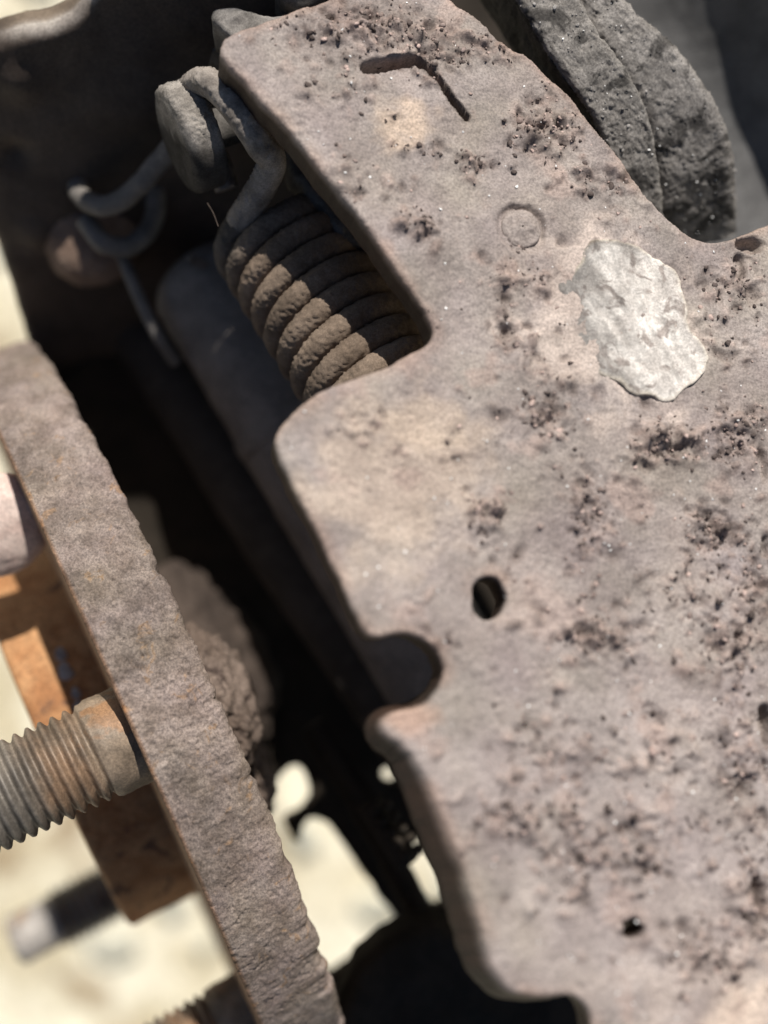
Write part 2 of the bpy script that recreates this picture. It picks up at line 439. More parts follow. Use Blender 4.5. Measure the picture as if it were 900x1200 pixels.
# beaded greasy chain of adjuster teeth
t_ = empty("adjuster_wheel", at(452, 965, -2.6), "small greasy toothed adjuster in the dark beside the lower edge", "adjuster")
ax = unit(at(475, 1010, -2.6) - at(440, 950, -2.6)); pe = unit(np.cross(ax, (0, 0, 1)))
core = smooth_path([at(432, 940, -2.75), at(452, 970, -2.75), at(478, 1010, -2.75)], .05)
V, Q, T, D = tube(core, .16, 18); mesh("core", V, Q, M['dark'], t_, tris=T)
v0, f0 = ico()
for k in range(5):
    for s in (0, 1):
        c = at(440 + 9 * k + 14 * s, 948 + 13 * k - 5 * s, -2.55)
        mesh("tooth", c + v0 * (.075, .075, .09), None, M['dark'], t_, tris=f0)

# ------------------------------------------------------------------ knuckle: rough cast lumps behind the flange
def lump(c, ax3, disp_amp, freq, seed, res=70):
    th = np.linspace(0, np.pi, res); ph = np.linspace(0, 2 * np.pi, res * 2, endpoint=False)
    A, B = np.meshgrid(th, ph, indexing='ij')
    D = np.stack([np.sin(A) * np.cos(B), np.sin(A) * np.sin(B), np.cos(A)], -1)
    r = 1 + disp_amp * fbm(D * freq + seed, 6, seed, .6)
    G = c + (D * r[..., None]) @ np.asarray(ax3)
    return G.reshape(-1, 3), grid_quads(res, res * 2, wrap_v=True)[:, ::-1]
kn = empty("steering_knuckle", at(270, 820, -3.4), "rough brown rusted casting partly lit behind the flange edge", "casting")
R3 = np.array([[.85, -1.2, -.2], [.75, .55, .1], [0, -.3, 1.2]])
V, Q = lump(at(228, 775, -4.9), R3 * .95, .12, 2.6, 31, 110); mesh("casting_body", V, Q, M['knuckle_dark'], kn)
V, Q = lump(at(243, 818, -1.75), np.array([[.34, -.72, -.1], [.42, .22, 0], [0, -.1, .6]]), .11, 3.2, 37, 110); mesh("crusted_lug", V, Q, M['knuckle'], kn)
V, Q = lump(at(300, 905, -2.9), np.array([[.16, -.45, 0], [.16, .1, 0], [0, 0, .5]]), .2, 3, 41, 60); mesh("lower_lug", V, Q, M['knuckle'], kn)

# ------------------------------------------------------------------ barrel and bar in the cavity
axis = [at(226, 298, -3.5), at(302, 422, -3.5), at(400, 590, -3.4), at(520, 790, -3.3)]
pth = smooth_path(axis, .04)
sarc = np.r_[0, np.cumsum(np.linalg.norm(np.diff(pth, axis=0), axis=1))]
rad = .76 * np.sqrt(np.clip(1 - np.clip(1 - sarc / .55, 0, 1) ** 2.4, 0.002, 1))
wc = empty("wheel_cylinder", axis[1], "dark grey barrel with a rounded end lying under the coil spring", "cylinder")
V, Q, T, D = tube(pth, rad, 72, lambda G, D: .012 * fbm(G * 4, 4, 25)); mesh("barrel", V, Q, M['barrel'], wc, tris=T)
d_ = unit(axis[2] - axis[0]); c_ = axis[1] + d_ * .9
ringp = np.linspace(-.12, .12, 10)
V, Q, T, D = tube(np.array([c_ + d_ * q for q in ringp]), .79 + .02 * np.cos(ringp * 12), 60); mesh("collar", V, Q, M['barrel'], wc, tris=T)
v, f = ico(); mesh("bleed_nipple", at(222, 302, -2.76) + v * .05, None, M['wire'], wc, tris=f)

pth = smooth_path([at(158, 372, -5.0), at(240, 500, -4.6), at(340, 655, -4.3), at(450, 815, -4.0), at(540, 950, -3.8)], .05)
V, Q, T, D = tube(pth, .46, 40, lambda G, D: .02 * fbm(G * 2.4, 4, 27))
tag(mesh("strut_bar", V, Q, M['bar'], tris=T), "long black bar slanting through the shade below the grey barrel", "bar")

# wire loop, boot, thin rod
hw = smooth_path([at(214, 156, -1.6), at(190, 186, -1.85), at(160, 220, -2.1), at(136, 238, -2.25), at(112, 240, -2.35), at(92, 224, -2.55), at(100, 198, -2.75), at(130, 186, -2.9), at(164, 196, -2.95), at(182, 226, -2.9), at(178, 262, -2.8), at(152, 288, -2.7), at(120, 284, -2.6), at(100, 258, -2.65)], .03)
V, Q, T, D = tube(hw, .118, 22, lambda G, D: .012 * fbm(G * 6, 3, 29))
tag(mesh("wire_hook", V, Q, M['wire'], tris=T), "dull grey wire looped into an eye left of the pin head", "wire hook")
V, Q = lump(at(106, 272, -3.3), np.array([[.52, -.36, 0], [.30, .56, 0], [0, 0, .45]]), .05, 2, 44, 50)
tag(mesh("rubber_boot", V, Q, M['boot']), "rounded brown boot below the grey wire eye", "boot")
pth = smooth_path([at(140, 292, -3.0), at(160, 342, -2.95), at(182, 388, -3.0), at(206, 425, -3.3)], .03)
V, Q, T, D = tube(pth, .075, 16)
tag(mesh("thin_rod", V, Q, M['wire'], tris=T), "thin pale rod running down from the brown boot beside the barrel", "rod")
pth = smooth_path([at(120, 110, -4.6), at(150, 105, -4.4), at(178, 140, -4.3), at(186, 190, -4.4), at(160, 210, -4.6)], .04)
V, Q, T, D = tube(pth, .16, 18, lambda G, D: .02 * fbm(G * 3, 3, 33))
tag(mesh("brake_hose", V, Q, M['boot'], tris=T), "dim brown hose bend against the dark backing plate", "hose")

# ------------------------------------------------------------------ hub flange with studs
az, tau = .417, .284
fa = np.array([-np.cos(az) * np.cos(tau), -np.sin(az) * np.cos(tau), np.sin(tau)])
ft = np.array([np.sin(az), -np.cos(az), 0.]); fu = np.cross(ft, fa); fu *= np.sign(fu[2])
FC = np.array([-3.593, -2.744, -4.826]); FR, FW = 5.03, .87
hub = empty("wheel_hub", FC, "rusty hub flange seen edge on, with threaded studs and an orange centre", "wheel hub")
th = np.concatenate([np.radians(np.linspace(-92, 92, 1000, endpoint=False)), np.radians(np.linspace(92, 268, 60, endpoint=False))])
b = .05
prof = [(r, 0) for r in np.linspace(.01, FR - b, 22)]
prof += [(FR - b + b * math.sin(q), -b + b * math.cos(q)) for q in np.linspace(.3, 1.57, 4)]
prof += [(FR, w) for w in np.linspace(-b - .015, -FW + 2.4 * b, 54)]
prof += [(FR - 2.2 * b + 2.2 * b * math.cos(q), -FW + 2.2 * b - 2.2 * b * math.sin(q)) for q in np.linspace(.2, 1.5, 7)]
prof += [(r, -FW) for r in np.linspace(FR - 2.3 * b, .01, 30)]
prof = np.array(prof)
def rim_disp(G, ring, pr):
    w = pr[None, :, 1]; onrim = sst(pr[None, :, 0], FR - .35, FR - .1)
    thv = th[:, None]
    q = np.stack([np.broadcast_to(thv * FR, G.shape[:2]), np.broadcast_to(w, G.shape[:2]), np.broadcast_to(pr[None, :, 0] * .7, G.shape[:2])], -1)
    big = fbm(q * (1.2, 1.6, 1), 3, 60)
    mid = fbm(q * (5.5, 3.2, 3) + .5 * fbm(q * 3, 2, 61)[..., None], 4, 62, .6)
    rid = np.abs(fbm(q * (8.0, 3.0, 3), 3, 63))
    gran = fbm(q * 20, 3, 64, .75)
    crack = np.clip(.05 - np.abs(fbm(q * (3.4, 1.5, 2), 4, 66)), 0, .05) / .05 * sst(fbm(q * 1.3, 2, 67), .12, .4)
    inb = sst(-w, FW * .55, FW)                       # the inboard edge is the flakier one
    h = .014 * big + .011 * mid - .011 * sst(.12 - rid, 0, .12) * (.5 + .8 * inb) + .017 * gran - .035 * crack
    h = h * (.25 + .75 * onrim) * (1 - .5 * sst(thv, -.15, .5))
    edge = np.clip(-.03 * sst(fbm(q * (2.6, .3, 1), 4, 65), .05, .6), -.1, 0) * inb
    G = G + ring[:, None] * (h + edge * onrim)[..., None]
    return G - fa * (edge * -1.6 + .025 * inb * mid * onrim)[..., None] * -1
V, Q = revolve(prof, FC, fa, ft, fu, th, True, rim_disp)
wv = (V - FC) @ fa; q = np.stack([(V - FC) @ ft, wv, (V - FC) @ fu], 1)
tn = 1 + .28 * fbm(q * 1.1, 4, 70) + .15 * fbm(q * 6, 3, 71) + .16 * fbm(q * 24, 3, 74, .7)
col = np.stack([tn, tn * (1 + .03 * fbm(q * 2, 2, 72)), tn * (1 + .05 * fbm(q * 2, 2, 73))], 1)
face = sst(wv, -.05, -.01)[:, None]
col = col * (1 - face) + face * np.array([1.15, .86, .62]) * col
mesh("flange", V, Q[:, ::-1], M['rim'], hub, col=col)
# hub pilot
PR, PL = 2.56, .92
prof = [(r, PL - .25 * (r < 1.9)) for r in np.linspace(.02, PR - .09, 16)] + [(PR - .08 + .08 * math.sin(q), PL - .08 + .08 * math.cos(q)) for q in np.linspace(.25, 1.57, 5)] + [(PR + .04 * max(0, (.3 - w)), w) for w in np.linspace(PL - .12, -.05, 16)]
th2 = np.linspace(0, 2 * np.pi, 220, endpoint=False)
def pil(G, ring, pr):
    return G + ring[:, None] * (.018 * fbm(G * 2.2, 4, 80) * (pr[None, :, 0] > 1.5))[..., None]
V, Q = revolve(prof, FC, fa, ft, fu, th2, True, pil); mesh("hub_pilot", V, Q[:, ::-1], M['pilot'], hub)
# pale scuffs on the pilot's flank
M['scuff'] = mat_dust("pale_scuff", (.25, .235, .235), (.40, .385, .38), 8, .6, .3, 40)
for (thd, l, r_) in ((-24, .33, .10), (-19, .36, .13), (-13, .35, .08), (-9, .38, .10)):
    dirv = math.sin(math.radians(thd)) * ft + math.cos(math.radians(thd)) * fu
    V, Q = lump(FC + dirv * (PR + .004) + fa * l, np.array([ft * r_, fa * r_ * .6, dirv * .014]), .3, 3, int(90 + thd), 20)
    mesh("scuff", V, Q, M['scuff'], hub)

def stud(rb, thd, L, rs, name, mats, tip=.5, shoulder=.34, seed=0):
    dirv = math.sin(math.radians(thd)) * ft + math.cos(math.radians(thd)) * fu
    c0 = FC + dirv * rb; pit = .128
    ls = np.concatenate([np.linspace(-.1, shoulder, 14, endpoint=False), np.arange(shoulder, L - tip, pit / 9), np.linspace(L - tip, L - .05, 14), np.linspace(L - .045, L, 4)])
    ph = np.linspace(0, 2 * np.pi, 72, endpoint=False)
    Lg, Pg = np.meshgrid(ls, ph, indexing='ij')
    x = (Lg / pit - Pg / (2 * np.pi)) % 1.0
    tri = 1 - np.abs(2 * x - 1); tri = sst(tri * 1.15 - .04, 0, 1)
    on = sst(Lg, shoulder, shoulder + .05) * (1 - sst(Lg, L - tip, L - tip + .04))
    r = rs - .068 * (1 - tri) * on - .07 * sst(Lg, L - tip, L - tip + .05) - .06 * sst(Lg, L - .06, L) + .015 * (Lg < shoulder - .03)
    q = np.stack([Lg, np.cos(Pg) * rs, np.sin(Pg) * rs], -1)
    r = r + .008 * fbm(q * 7 + seed, 3, 84) + .006 * fbm(q * 22 + seed, 2, 85)
    G = c0 + Lg[..., None] * fa + r[..., None] * (np.cos(Pg)[..., None] * ft + np.sin(Pg)[..., None] * fu)
    V = G.reshape(-1, 3); Qd = grid_quads(len(ls), 72, wrap_v=True)
    V = np.vstack([V, c0 + fa * (L + .005)]); bb = (len(ls) - 1) * 72; j = np.arange(72)
    T = np.stack([np.full(72, len(V) - 1), bb + j, bb + (j + 1) % 72], 1)
    f = sst(Lg, .1, 1.4).ravel()[:, None]; nn = .5 + .5 * np.clip(2.2 * fbm(q * 2.2 + seed, 4, 86), -1, 1).ravel()[:, None]
    rust = sst(Lg, .35, .6) * (1 - sst(Lg, .8, 1.15)); rust = np.clip(rust.ravel()[:, None] * (.35 + nn), 0, 1)
    colv = (1 - f) * np.array([1.7, 1.42, 1.12]) + f * np.array([.95, .93, .88])
    colv = colv * (1 - rust) + rust * np.array([1.3, .95, .68])
    tp = sst(Lg, L - tip - .05, L - tip + .05).ravel()[:, None]; colv = colv * (1 - tp) + tp * np.array([2.2, 2.25, 2.3])
    colv = np.vstack([colv * (.75 + .5 * nn), [[2.2, 2.2, 2.2]]])
    return mesh(name, V, Qd, mats, hub, col=colv, tris=T)
M['stud'] = stud_material("stud_steel", None, 0, (.12, .108, .096), (.17, .115, .075), None)
stud(4.2, -0.5, 2.75, .5, "stud", M['stud'], seed=1)
stud(4.2, 66, 2.75, .5, "stud", M['stud'], seed=2)
stud(4.2, 140, 2.75, .46, "stud", M['stud'], tip=.75, seed=3)
dirv = math.sin(math.radians(-40)) * ft + math.cos(math.radians(-40)) * fu
V, Q = lump(FC + dirv * 4.1 + fa * .42, np.array([ft * .46, fa * .6, dirv * .46]), .04, 2, 95, 50)
mesh("bolt_head", V, Q, M['pink'], hub)

# ------------------------------------------------------------------ the big pitted brake plate
pp = Plane(.8, -.21, -.22)
outline_px = [(258, 68), (260, 50), (275, 36), (305, 27), (345, 10), (380, 2), (420, -20), (505, -30), (532, 4), (560, 18), (578, 42), (602, 60), (616, 62), (640, 86), (662, 104), (690, 140), (714, 172), (742, 205), (766, 238), (792, 264), (820, 281), (850, 284), (902, 262), (1010, 220),
  (1030, 1300), (720, 1320), (692, 1190), (684, 1176), (668, 1166), (640, 1170), (606, 1166), (588, 1152), (573, 1124), (561, 1080), (546, 1025), (525, 975), (500, 915), (476, 872), (452, 862), (446, 848), (455, 836), (472, 832), (492, 831), (508, 818), (519, 798), (520, 780), (508, 758), (490, 746), (466, 742), (444, 748), (428, 742), (418, 722), (396, 676), (368, 618), (338, 560), (326, 536), (322, 512), (330, 494), (352, 474), (400, 448), (440, 436), (490, 410), (504, 400), (509, 388), (504, 374), (480, 336), (452, 300), (430, 266), (400, 230), (368, 190), (330, 140), (292, 102)]
outline = chaikin(pp.loc_n(outline_px), 1)
def circ(px, py, rx, ry, k=28, wob=.0):
    return pp.loc_n([(px + rx * (1 + wob * math.sin(3 * q + 1) + wob * math.cos(5 * q)) * math.cos(q), py + ry * (1 + wob * math.sin(4 * q)) * math.sin(q)) for q in np.linspace(0, 2 * np.pi, k, endpoint=False)])
holes = [circ(574, 700, 20, 25, wob=.03), circ(742, 1088, 13, 12, wob=.12)]
clusters = [(430, 30, 90, 22, 150), (500, 60, 60, 30, 80), (560, 60, 40, 30, 50), (640, 150, 45, 40, 120), (700, 210, 40, 30, 50), (560, 190, 25, 12, 26), (500, 175, 20, 8, 14), (490, 265, 26, 14, 34), (600, 330, 45, 40, 36), (640, 490, 30, 28, 70), (600, 395, 30, 25, 26), (570, 600, 22, 22, 50), (690, 610, 26, 55, 80), (775, 525, 36, 24, 100), (860, 510, 40, 40, 110), (835, 620, 32, 26, 90), (700, 745, 45, 25, 90), (850, 750, 40, 45, 100), (880, 690, 30, 70, 80), (790, 690, 60, 30, 40), (640, 880, 60, 60, 46), (600, 960, 45, 26, 60), (690, 1000, 55, 35, 60), (760, 1000, 40, 40, 40), (770, 890, 70, 60, 60), (870, 900, 30, 100, 110), (880, 1060, 25, 50, 80), (830, 1120, 60, 40, 80), (670, 960, 16, 30, 24), (680, 1045, 14, 18, 16), (450, 510, 60, 30, 14), (860, 330, 40, 40, 60), (850, 400, 50, 40, 30), (420, 200, 60, 50, 22), (740, 130, 20, 20, 20), (690, 420, 160, 260, 60), (640, 650, 200, 300, 80), (700, 1000, 190, 180, 70), (400, 90, 80, 60, 40)]
cp = []
for (x, y, sx, sy, k) in clusters:
    q = rng.normal(size=(int(k * 1.35), 2)) * (sx * .52, sy * .52) + (x, y); cp.append(q)
cp = np.vstack(cp)
cp = cp[(cp[:, 0] > 250) & (cp[:, 0] < 990) & (cp[:, 1] > -20) & (cp[:, 1] < 1250)]
pale_px = [(680, 292), (702, 279), (732, 286), (768, 302), (796, 322), (803, 350), (806, 380), (820, 402), (831, 430), (818, 448), (800, 458), (784, 470), (752, 466), (720, 448), (690, 430), (668, 404), (652, 372), (646, 345), (652, 325), (668, 318), (684, 306)]
pale = chaikin(pp.loc_n(pale_px), 1)
keep = ~inside(pp.loc_n(cp), pale); cp = cp[keep]
cl = pp.loc_n(cp); csz = np.exp(rng.normal(math.log(.029), .45, len(cl))); csz = np.clip(csz, .011, .07)
csg = rng.uniform(-1, 1, len(cl))
# relief stamped on a raster of the plate's own plane
RES = .0155
lo = outline.min(0) - .2; hi = outline.max(0) + .2
nu, nv = ((hi - lo) / RES).astype(int) + 2
Hh = np.zeros((nu, nv)); Dk = np.zeros((nu, nv)); Pk = np.zeros((nu, nv))
for (c, s, g) in zip(cl, csz, csg):
    R = 3.2 * s; i0, j0 = np.maximum(((c - R - lo) / RES).astype(int), 0); i1, j1 = ((c + R - lo) / RES).astype(int) + 2
    ii = np.arange(i0, min(i1, nu)); jj = np.arange(j0, min(j1, nv))
    if len(ii) == 0 or len(jj) == 0: continue
    uu = lo[0] + ii[:, None] * RES - c[0]; vv = lo[1] + jj[None] * RES - c[1]
    an = rng.uniform(0, 3.14); el = rng.uniform(.6, 1.5)
    a_ = (uu * math.cos(an) + vv * math.sin(an)) / (s * el); b_ = (-uu * math.sin(an) + vv * math.cos(an)) / (s / el)
    e = np.exp(-(a_ ** 2 + b_ ** 2))
    if g < -.35:
        Hh[np.ix_(ii, jj)] -= e * s * .8; Dk[np.ix_(ii, jj)] = np.maximum(Dk[np.ix_(ii, jj)], e * rng.uniform(.35, 1.0))
    else:
        Hh[np.ix_(ii, jj)] += e * s * .75; Dk[np.ix_(ii, jj)] = np.maximum(Dk[np.ix_(ii, jj)], e * np.clip(rng.uniform(-.4, 1.0), 0, 1)); Pk[np.ix_(ii, jj)] = np.maximum(Pk[np.ix_(ii, jj)], e * rng.uniform(-.4, 1))
def samp(A, u, v):
    fi = np.clip((u - lo[0]) / RES, 0, nu - 1.01); fj = np.clip((v - lo[1]) / RES, 0, nv - 1.01)
    i = fi.astype(int); j = fj.astype(int); a = fi - i; b = fj - j
    return A[i, j] * (1 - a) * (1 - b) + A[i + 1, j] * a * (1 - b) + A[i, j + 1] * (1 - a) * b + A[i + 1, j + 1] * a * b
seven = pp.loc_n([(431, 80), (462, 73), (490, 71), (518, 102), (546, 137)])
deep = [(898, 850, 10, 26, .25), (889, 1052, 7, 26, .18), (880, 288, 22, 11, .16), (868, 310, 9, 18, .1), (894, 545, 7, 22, .1), (897, 640, 6, 16, .1), (898, 905, 6, 14, .12), (895, 960, 8, 14, .1)]
btn = np.array(pp.loc(612, 266))
def plate_h(u, v, d):
    p2 = np.stack([u, v], 1); q = np.stack([u, v, u * 0], 1)
    z = .035 * fbm(q * .7, 3, 100) + .010 * fbm(q * 3.1, 4, 101) + .0075 * fbm(q * 14, 3, 102, .7)
    clus = sst(fbm(q * 2.4, 4, 103), .28, .7)
    z = z + .02 * clus * fbm(q * 16, 3, 104) + samp(Hh, u, v)
    ls = line_dist(p2 + .022 * np.stack([fbm(q * 4, 3, 131), fbm(q * 4, 3, 132)], 1), seven); along = sst(u, seven[2][0] - .02, seven[2][0] + .05)
    wid = .07 - .03 * along
    z = z - .30 * (1 - sst(ls, wid * .6, wid)) + .03 * np.exp(-((ls - wid * 1.5) / .05) ** 2) * fbm(q * 9, 2, 105)
    r = np.hypot(u - btn[0], v - btn[1])
    r = r + .03 * fbm(q * 5, 3, 109); z = z - .06 * (1 - sst(r, .215, .27)) * (.55 + .6 * sst(v - btn[1] + .5 * (u - btn[0]), -.2, .2))
    c = np.array(pp.loc(832, 622)); rr = np.hypot((u - c[0]) * .95, v - c[1]) + .05 * fbm(q * 4, 3, 106)
    z = z - .11 * (1 - sst(rr, .15, .27)) * (.6 + .5 * fbm(q * 5, 3, 107))
    for (a, b_, rx, ry, k) in deep:
        c = np.array(pp.loc(a, b_)); rr = np.hypot((u - c[0]) / (rx / 125), (v - c[1]) / (ry / 125)) + .25 * fbm(q * 6, 3, 108)
        z = z - k * (1 - sst(rr, .55, 1.1))
    return z
def soft_blob(u, v, px, py, rx, ry, q, sd, rough=.5):
    c = np.array(pp.loc(px, py)); r = np.hypot((u - c[0]) / (rx / 125), (v - c[1]) / (ry / 125))
    return 1 - sst(r + rough * fbm(q * 2.6, 4, sd), .35, 1.05)
def plate_c(u, v, d):
    q = np.stack([u, v, u * 0], 1)
    t = 1 + .16 * fbm(q * .9, 4, 110) + .12 * fbm(q * 5, 4, 111)
    col = np.stack([t, t * (1 + .03 * fbm(q * 1.4, 2, 112)), t * (1 + .06 * fbm(q * 1.4, 2, 113))], 1)
    def over(m, c): 
        nonlocal col
        m = np.clip(m, 0, 1)[:, None]; col = col * (1 - m) + m * np.array(c) * (.85 + .3 * (t[:, None] - .5))
    over(.75 * soft_blob(u, v, 455, 560, 135, 120, q, 114), (1.62, 1.53, 1.37))
    over(.55 * soft_blob(u, v, 500, 500, 70, 40, q, 115), (2.0, 1.88, 1.6))
    over(.8 * soft_blob(u, v, 476, 150, 52, 34, q, 116, .6), (1.9, 1.72, 1.45))
    over(.85 * soft_blob(u, v, 715, 375, 125, 125, q, 117, .8), (1.72, 1.68, 1.62))
    over(.5 * soft_blob(u, v, 820, 1130, 130, 90, q, 118), (1.5, 1.45, 1.4))
    over(.95 * soft_blob(u, v, 900, 1185, 85, 65, q, 119), (2.3, 2.2, 2.0))
    over(.45 * soft_blob(u, v, 760, 960, 240, 240, q, 120), (1.28, 1.3, 1.36))
    over(.4 * soft_blob(u, v, 430, 30, 190, 60, q, 126), (.74, .70, .68))
    over(.45 * soft_blob(u, v, 480, 842, 40, 22, q, 121, .3), (1.75, 1.2, .85))
    over(.4 * soft_blob(u, v, 640, 715, 60, 40, q, 122), (1.5, 1.32, 1.25))
    over(.5 * sst(fbm(q * 1.9, 4, 123), .35, .75), (1.25, 1.08, 1.02))
    over(.9 * (1 - sst(line_dist(np.stack([u, v], 1), seven), .035, .06)), (.34, .30, .27))  # groove floor coloured dark to paint its shade
    over(.9 * samp(Dk, u, v), (.36, .32, .31)); over(.6 * np.clip(samp(Pk, u, v), 0, 1), (1.6, 1.42, 1.35))
    over(.55 * sst(-d, .16, .0) * sst(fbm(q * 1.5, 3, 124), -.4, .4), (1.15, .92, .78))
    return np.clip(col, .2, 2.4)
fl_c = pp.loc_n([(500, 960)])[0]
def flare(u, v):
    return .17 * np.exp(-((v - fl_c[1] + .35) / 1.25) ** 4) * (u < fl_c[0] + 1.1)
bp = empty("brake_plate", (0, 0, .8), "broad grey brown pitted plate with a notch, a slot and a round hole", "steel plate")
V, Q, C_ = plate(pp, outline, holes, .0165, .37, .034, plate_h, plate_c, .016, flare, 6, seed=7, wall_tint=(.12, .09, .07))  # side and hole walls darkened in the colour, painting their shade
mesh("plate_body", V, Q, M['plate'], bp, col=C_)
# the button pressed into its ring
rr = np.linspace(.01, .205, 18); prof = [(r, -.045 + .05 * math.sqrt(max(0, 1 - (r / .206) ** 2.4)) - .06 * (r > .2)) for r in rr]
c3 = pp.world(np.array([btn[0]]), np.array([btn[1]]), np.zeros(1))[0]
V, Q = revolve(prof, c3, pp.n, pp.e1, pp.e2, np.linspace(0, 2 * np.pi, 60, endpoint=False), True, lambda G, ring, pr: G + pp.n * (.022 * fbm(G * 6, 4, 130))[..., None])
mesh("button", V, Q, M['plate'], bp, col=np.full((len(V), 3), 1.08))
# the pale flaking patch, curled along its right edge
pf = Plane(.8, -.21, -.22)
def flake_h(u, v, d):
    q = np.stack([u, v, u * 0], 1)
    return plate_smooth(u, v) + .012 + .008 * np.abs(fbm(q * (5, 3.2, 1), 4, 140)) + .006 * fbm(q * 9, 3, 141) - .07 * sst(pp.loc(690, 400)[0] - u + .25 * (pp.loc(735, 380)[1] - v) + .25 * fbm(q * 3.5, 4, 143), -.15, .55) - .03 * sst(-d, .10, .0) * sst(fbm(q * 3, 3, 144), -.6, .2) * (1 - .8 * sst(u, pp.loc(780, 400)[0], pp.loc(805, 400)[0])) + .03 * np.exp(-(d / .045) ** 2) * sst(u, 1.7, 2.2)
def plate_smooth(u, v):
    q = np.stack([u, v, u * 0], 1); return .035 * fbm(q * .7, 3, 100)
def flake_c(u, v, d):
    q = np.stack([u, v, u * 0], 1); t = 1 + .34 * fbm(np.stack([u * .9 + v * .42, -u * .42 + v * .9, u * 0], 1) * (11, 3.0, 1), 5, 142, .6)
    left = sst(u + .2 * fbm(q * 3, 3, 145), pp.loc(765, 400)[0], pp.loc(668, 400)[0])[:, None]
    edge = np.exp(-(d / .03) ** 2)[:, None]
    c = np.stack([t, t, t], 1) * (1 - .52 * left) * (1 - .35 * (sst(d, -.16, -.02) * sst(pp.loc(770, 400)[0] - u, -.1, .3))[:, None]); return c * (1 - .35 * edge) + .35 * edge * np.array([1.15, 1.05, .85])
V, Q, C_ = plate(pf, pale, [], .016, .02, .01, flake_h, flake_c, .05, None, 2, seed=9)
tag(mesh("paint_flake", V, Q, M['patch'], bp, col=C_), "pale flaking patch")
# loose crumbs
k = rng.choice(len(cl), 3200); pt = cl[k] + rng.normal(0, .045, (3200, 2))
okk = inside(pt, outline) & (seg_dist(pt, outline) > .04)
for h_ in holes: okk &= ~inside(pt, h_)
pt = pt[okk]; wz = plate_h(pt[:, 0], pt[:, 1], np.zeros(len(pt)))
sz = np.clip(np.exp(rng.normal(math.log(.0115), .5, len(pt))), .005, .034)
P3 = pp.world(pt[:, 0], pt[:, 1], wz + sz * .1)
cc = rng.choice(3, len(pt), p=[.62, .22, .16]); cols = np.array([(.36, .33, .32), (.95, .87, .84), (1.7, 1.52, 1.45)])[cc]
V, T, c_ = crumbs(P3, np.tile(pp.n, (len(P3), 1)), sz, .42, cols)
tag(mesh("rust_crumbs", V, None, M['crumb'], bp, col=c_, tris=T), kind="stuff")
# flecks painted near white to stand in for glints
ptg = np.stack([rng.uniform(lo[0], hi[0], 420), rng.uniform(lo[1], hi[1], 420)], 1)
ptg = np.vstack([ptg, pp.loc_n([(443, 665), (737, 638), (752, 602), (716, 645), (786, 690), (798, 538), (520, 752)])])
okk = inside(ptg, outline) & (seg_dist(ptg, outline) > .05); ptg = ptg[okk]
wz = plate_h(ptg[:, 0], ptg[:, 1], np.zeros(len(ptg)))
P3 = pp.world(ptg[:, 0], ptg[:, 1], wz + .004); V, T, _ = crumbs(P3, np.tile(pp.n, (len(P3), 1)), rng.uniform(.004, .012, len(P3)), .5)
tag(mesh("glint_flecks", V, None, M['glint'], bp, tris=T, smooth=False), kind="stuff")

# ------------------------------------------------------------------ lever and block behind the plate's top corner
pl2 = Plane(-.55, -.28, -.2)
lev = chaikin(pl2.loc_n([(228, 62), (246, 56), (262, 62), (285, 92), (312, 132), (336, 178), (352, 214), (420, 300), (560, 260), (520, 20), (330, 10), (300, 40), (262, 50)]), 1)
lv = empty("parking_lever", pp.O + (-1.2, 3.5, -.9), "crusted dark lever edge tucked under the plate's upper left corner", "lever")
V, Q, C_ = plate(pl2, lev, [], .025, .35, .05, lambda u, v, d: .03 * fbm(np.stack([u * 5, v * 5, u * 0], -1), 4, 150, .6), None, .05, seed=11)
mesh("lever_body", V, Q, M['hookgrey'], lv, col=np.full((len(V), 3), .8))
pk = Plane(-.5, -.1, .02)
blk = chaikin(pk.loc_n([(246, 14), (254, 6), (284, 8), (318, 20), (360, 14), (360, 60), (300, 60), (250, 30)]), 1)
V, Q, C_ = plate(pk, blk, [], .022, .75, .04, lambda u, v, d: .02 * fbm(np.stack([u * 7, v * 7, u * 0], -1), 4, 152, .6), None, .02, seed=12)
mesh("end_block", V, Q, M['hookgrey'], lv, col=np.full((len(V), 3), 1.3))
blk = chaikin(pk.loc_n([(318, -20), (330, 2), (352, 8), (380, 0), (400, -30)]), 1)
V, Q, C_ = plate(pk, blk, [], .03, .6, .05, lambda u, v, d: .03 * fbm(np.stack([u * 7, v * 7, u * 0], -1), 4, 153, .6), None, .03, seed=13)
mesh("rear_block", V, Q, M['hookgrey'], lv, col=np.full((len(V), 3), .7))

# ------------------------------------------------------------------ coil spring with its hook
A_ = unit(np.array([.53, -.85, .28])) * 1.0
cx = at(368, 339, -1.55)
e_a = unit(np.cross(A_, (0, 0, 1))); e_b = np.cross(e_a, A_)          # e_b towards the camera
if e_b[2] < 0: e_b = -e_b
if e_a[0] > 0: e_a = -e_a                                             # e_a to the left
RM, WR, PIT = .635, .132, .278
t0, t1 = -2.93, 6.2
tt = np.linspace(t0, t1, int((t1 - t0) * 2 * np.pi * RM / .0175))
ang = 2 * np.pi * tt
helix = cx + A_ * (PIT * tt)[:, None] + RM * (np.cos(ang)[:, None] * e_b + np.sin(ang)[:, None] * e_a)
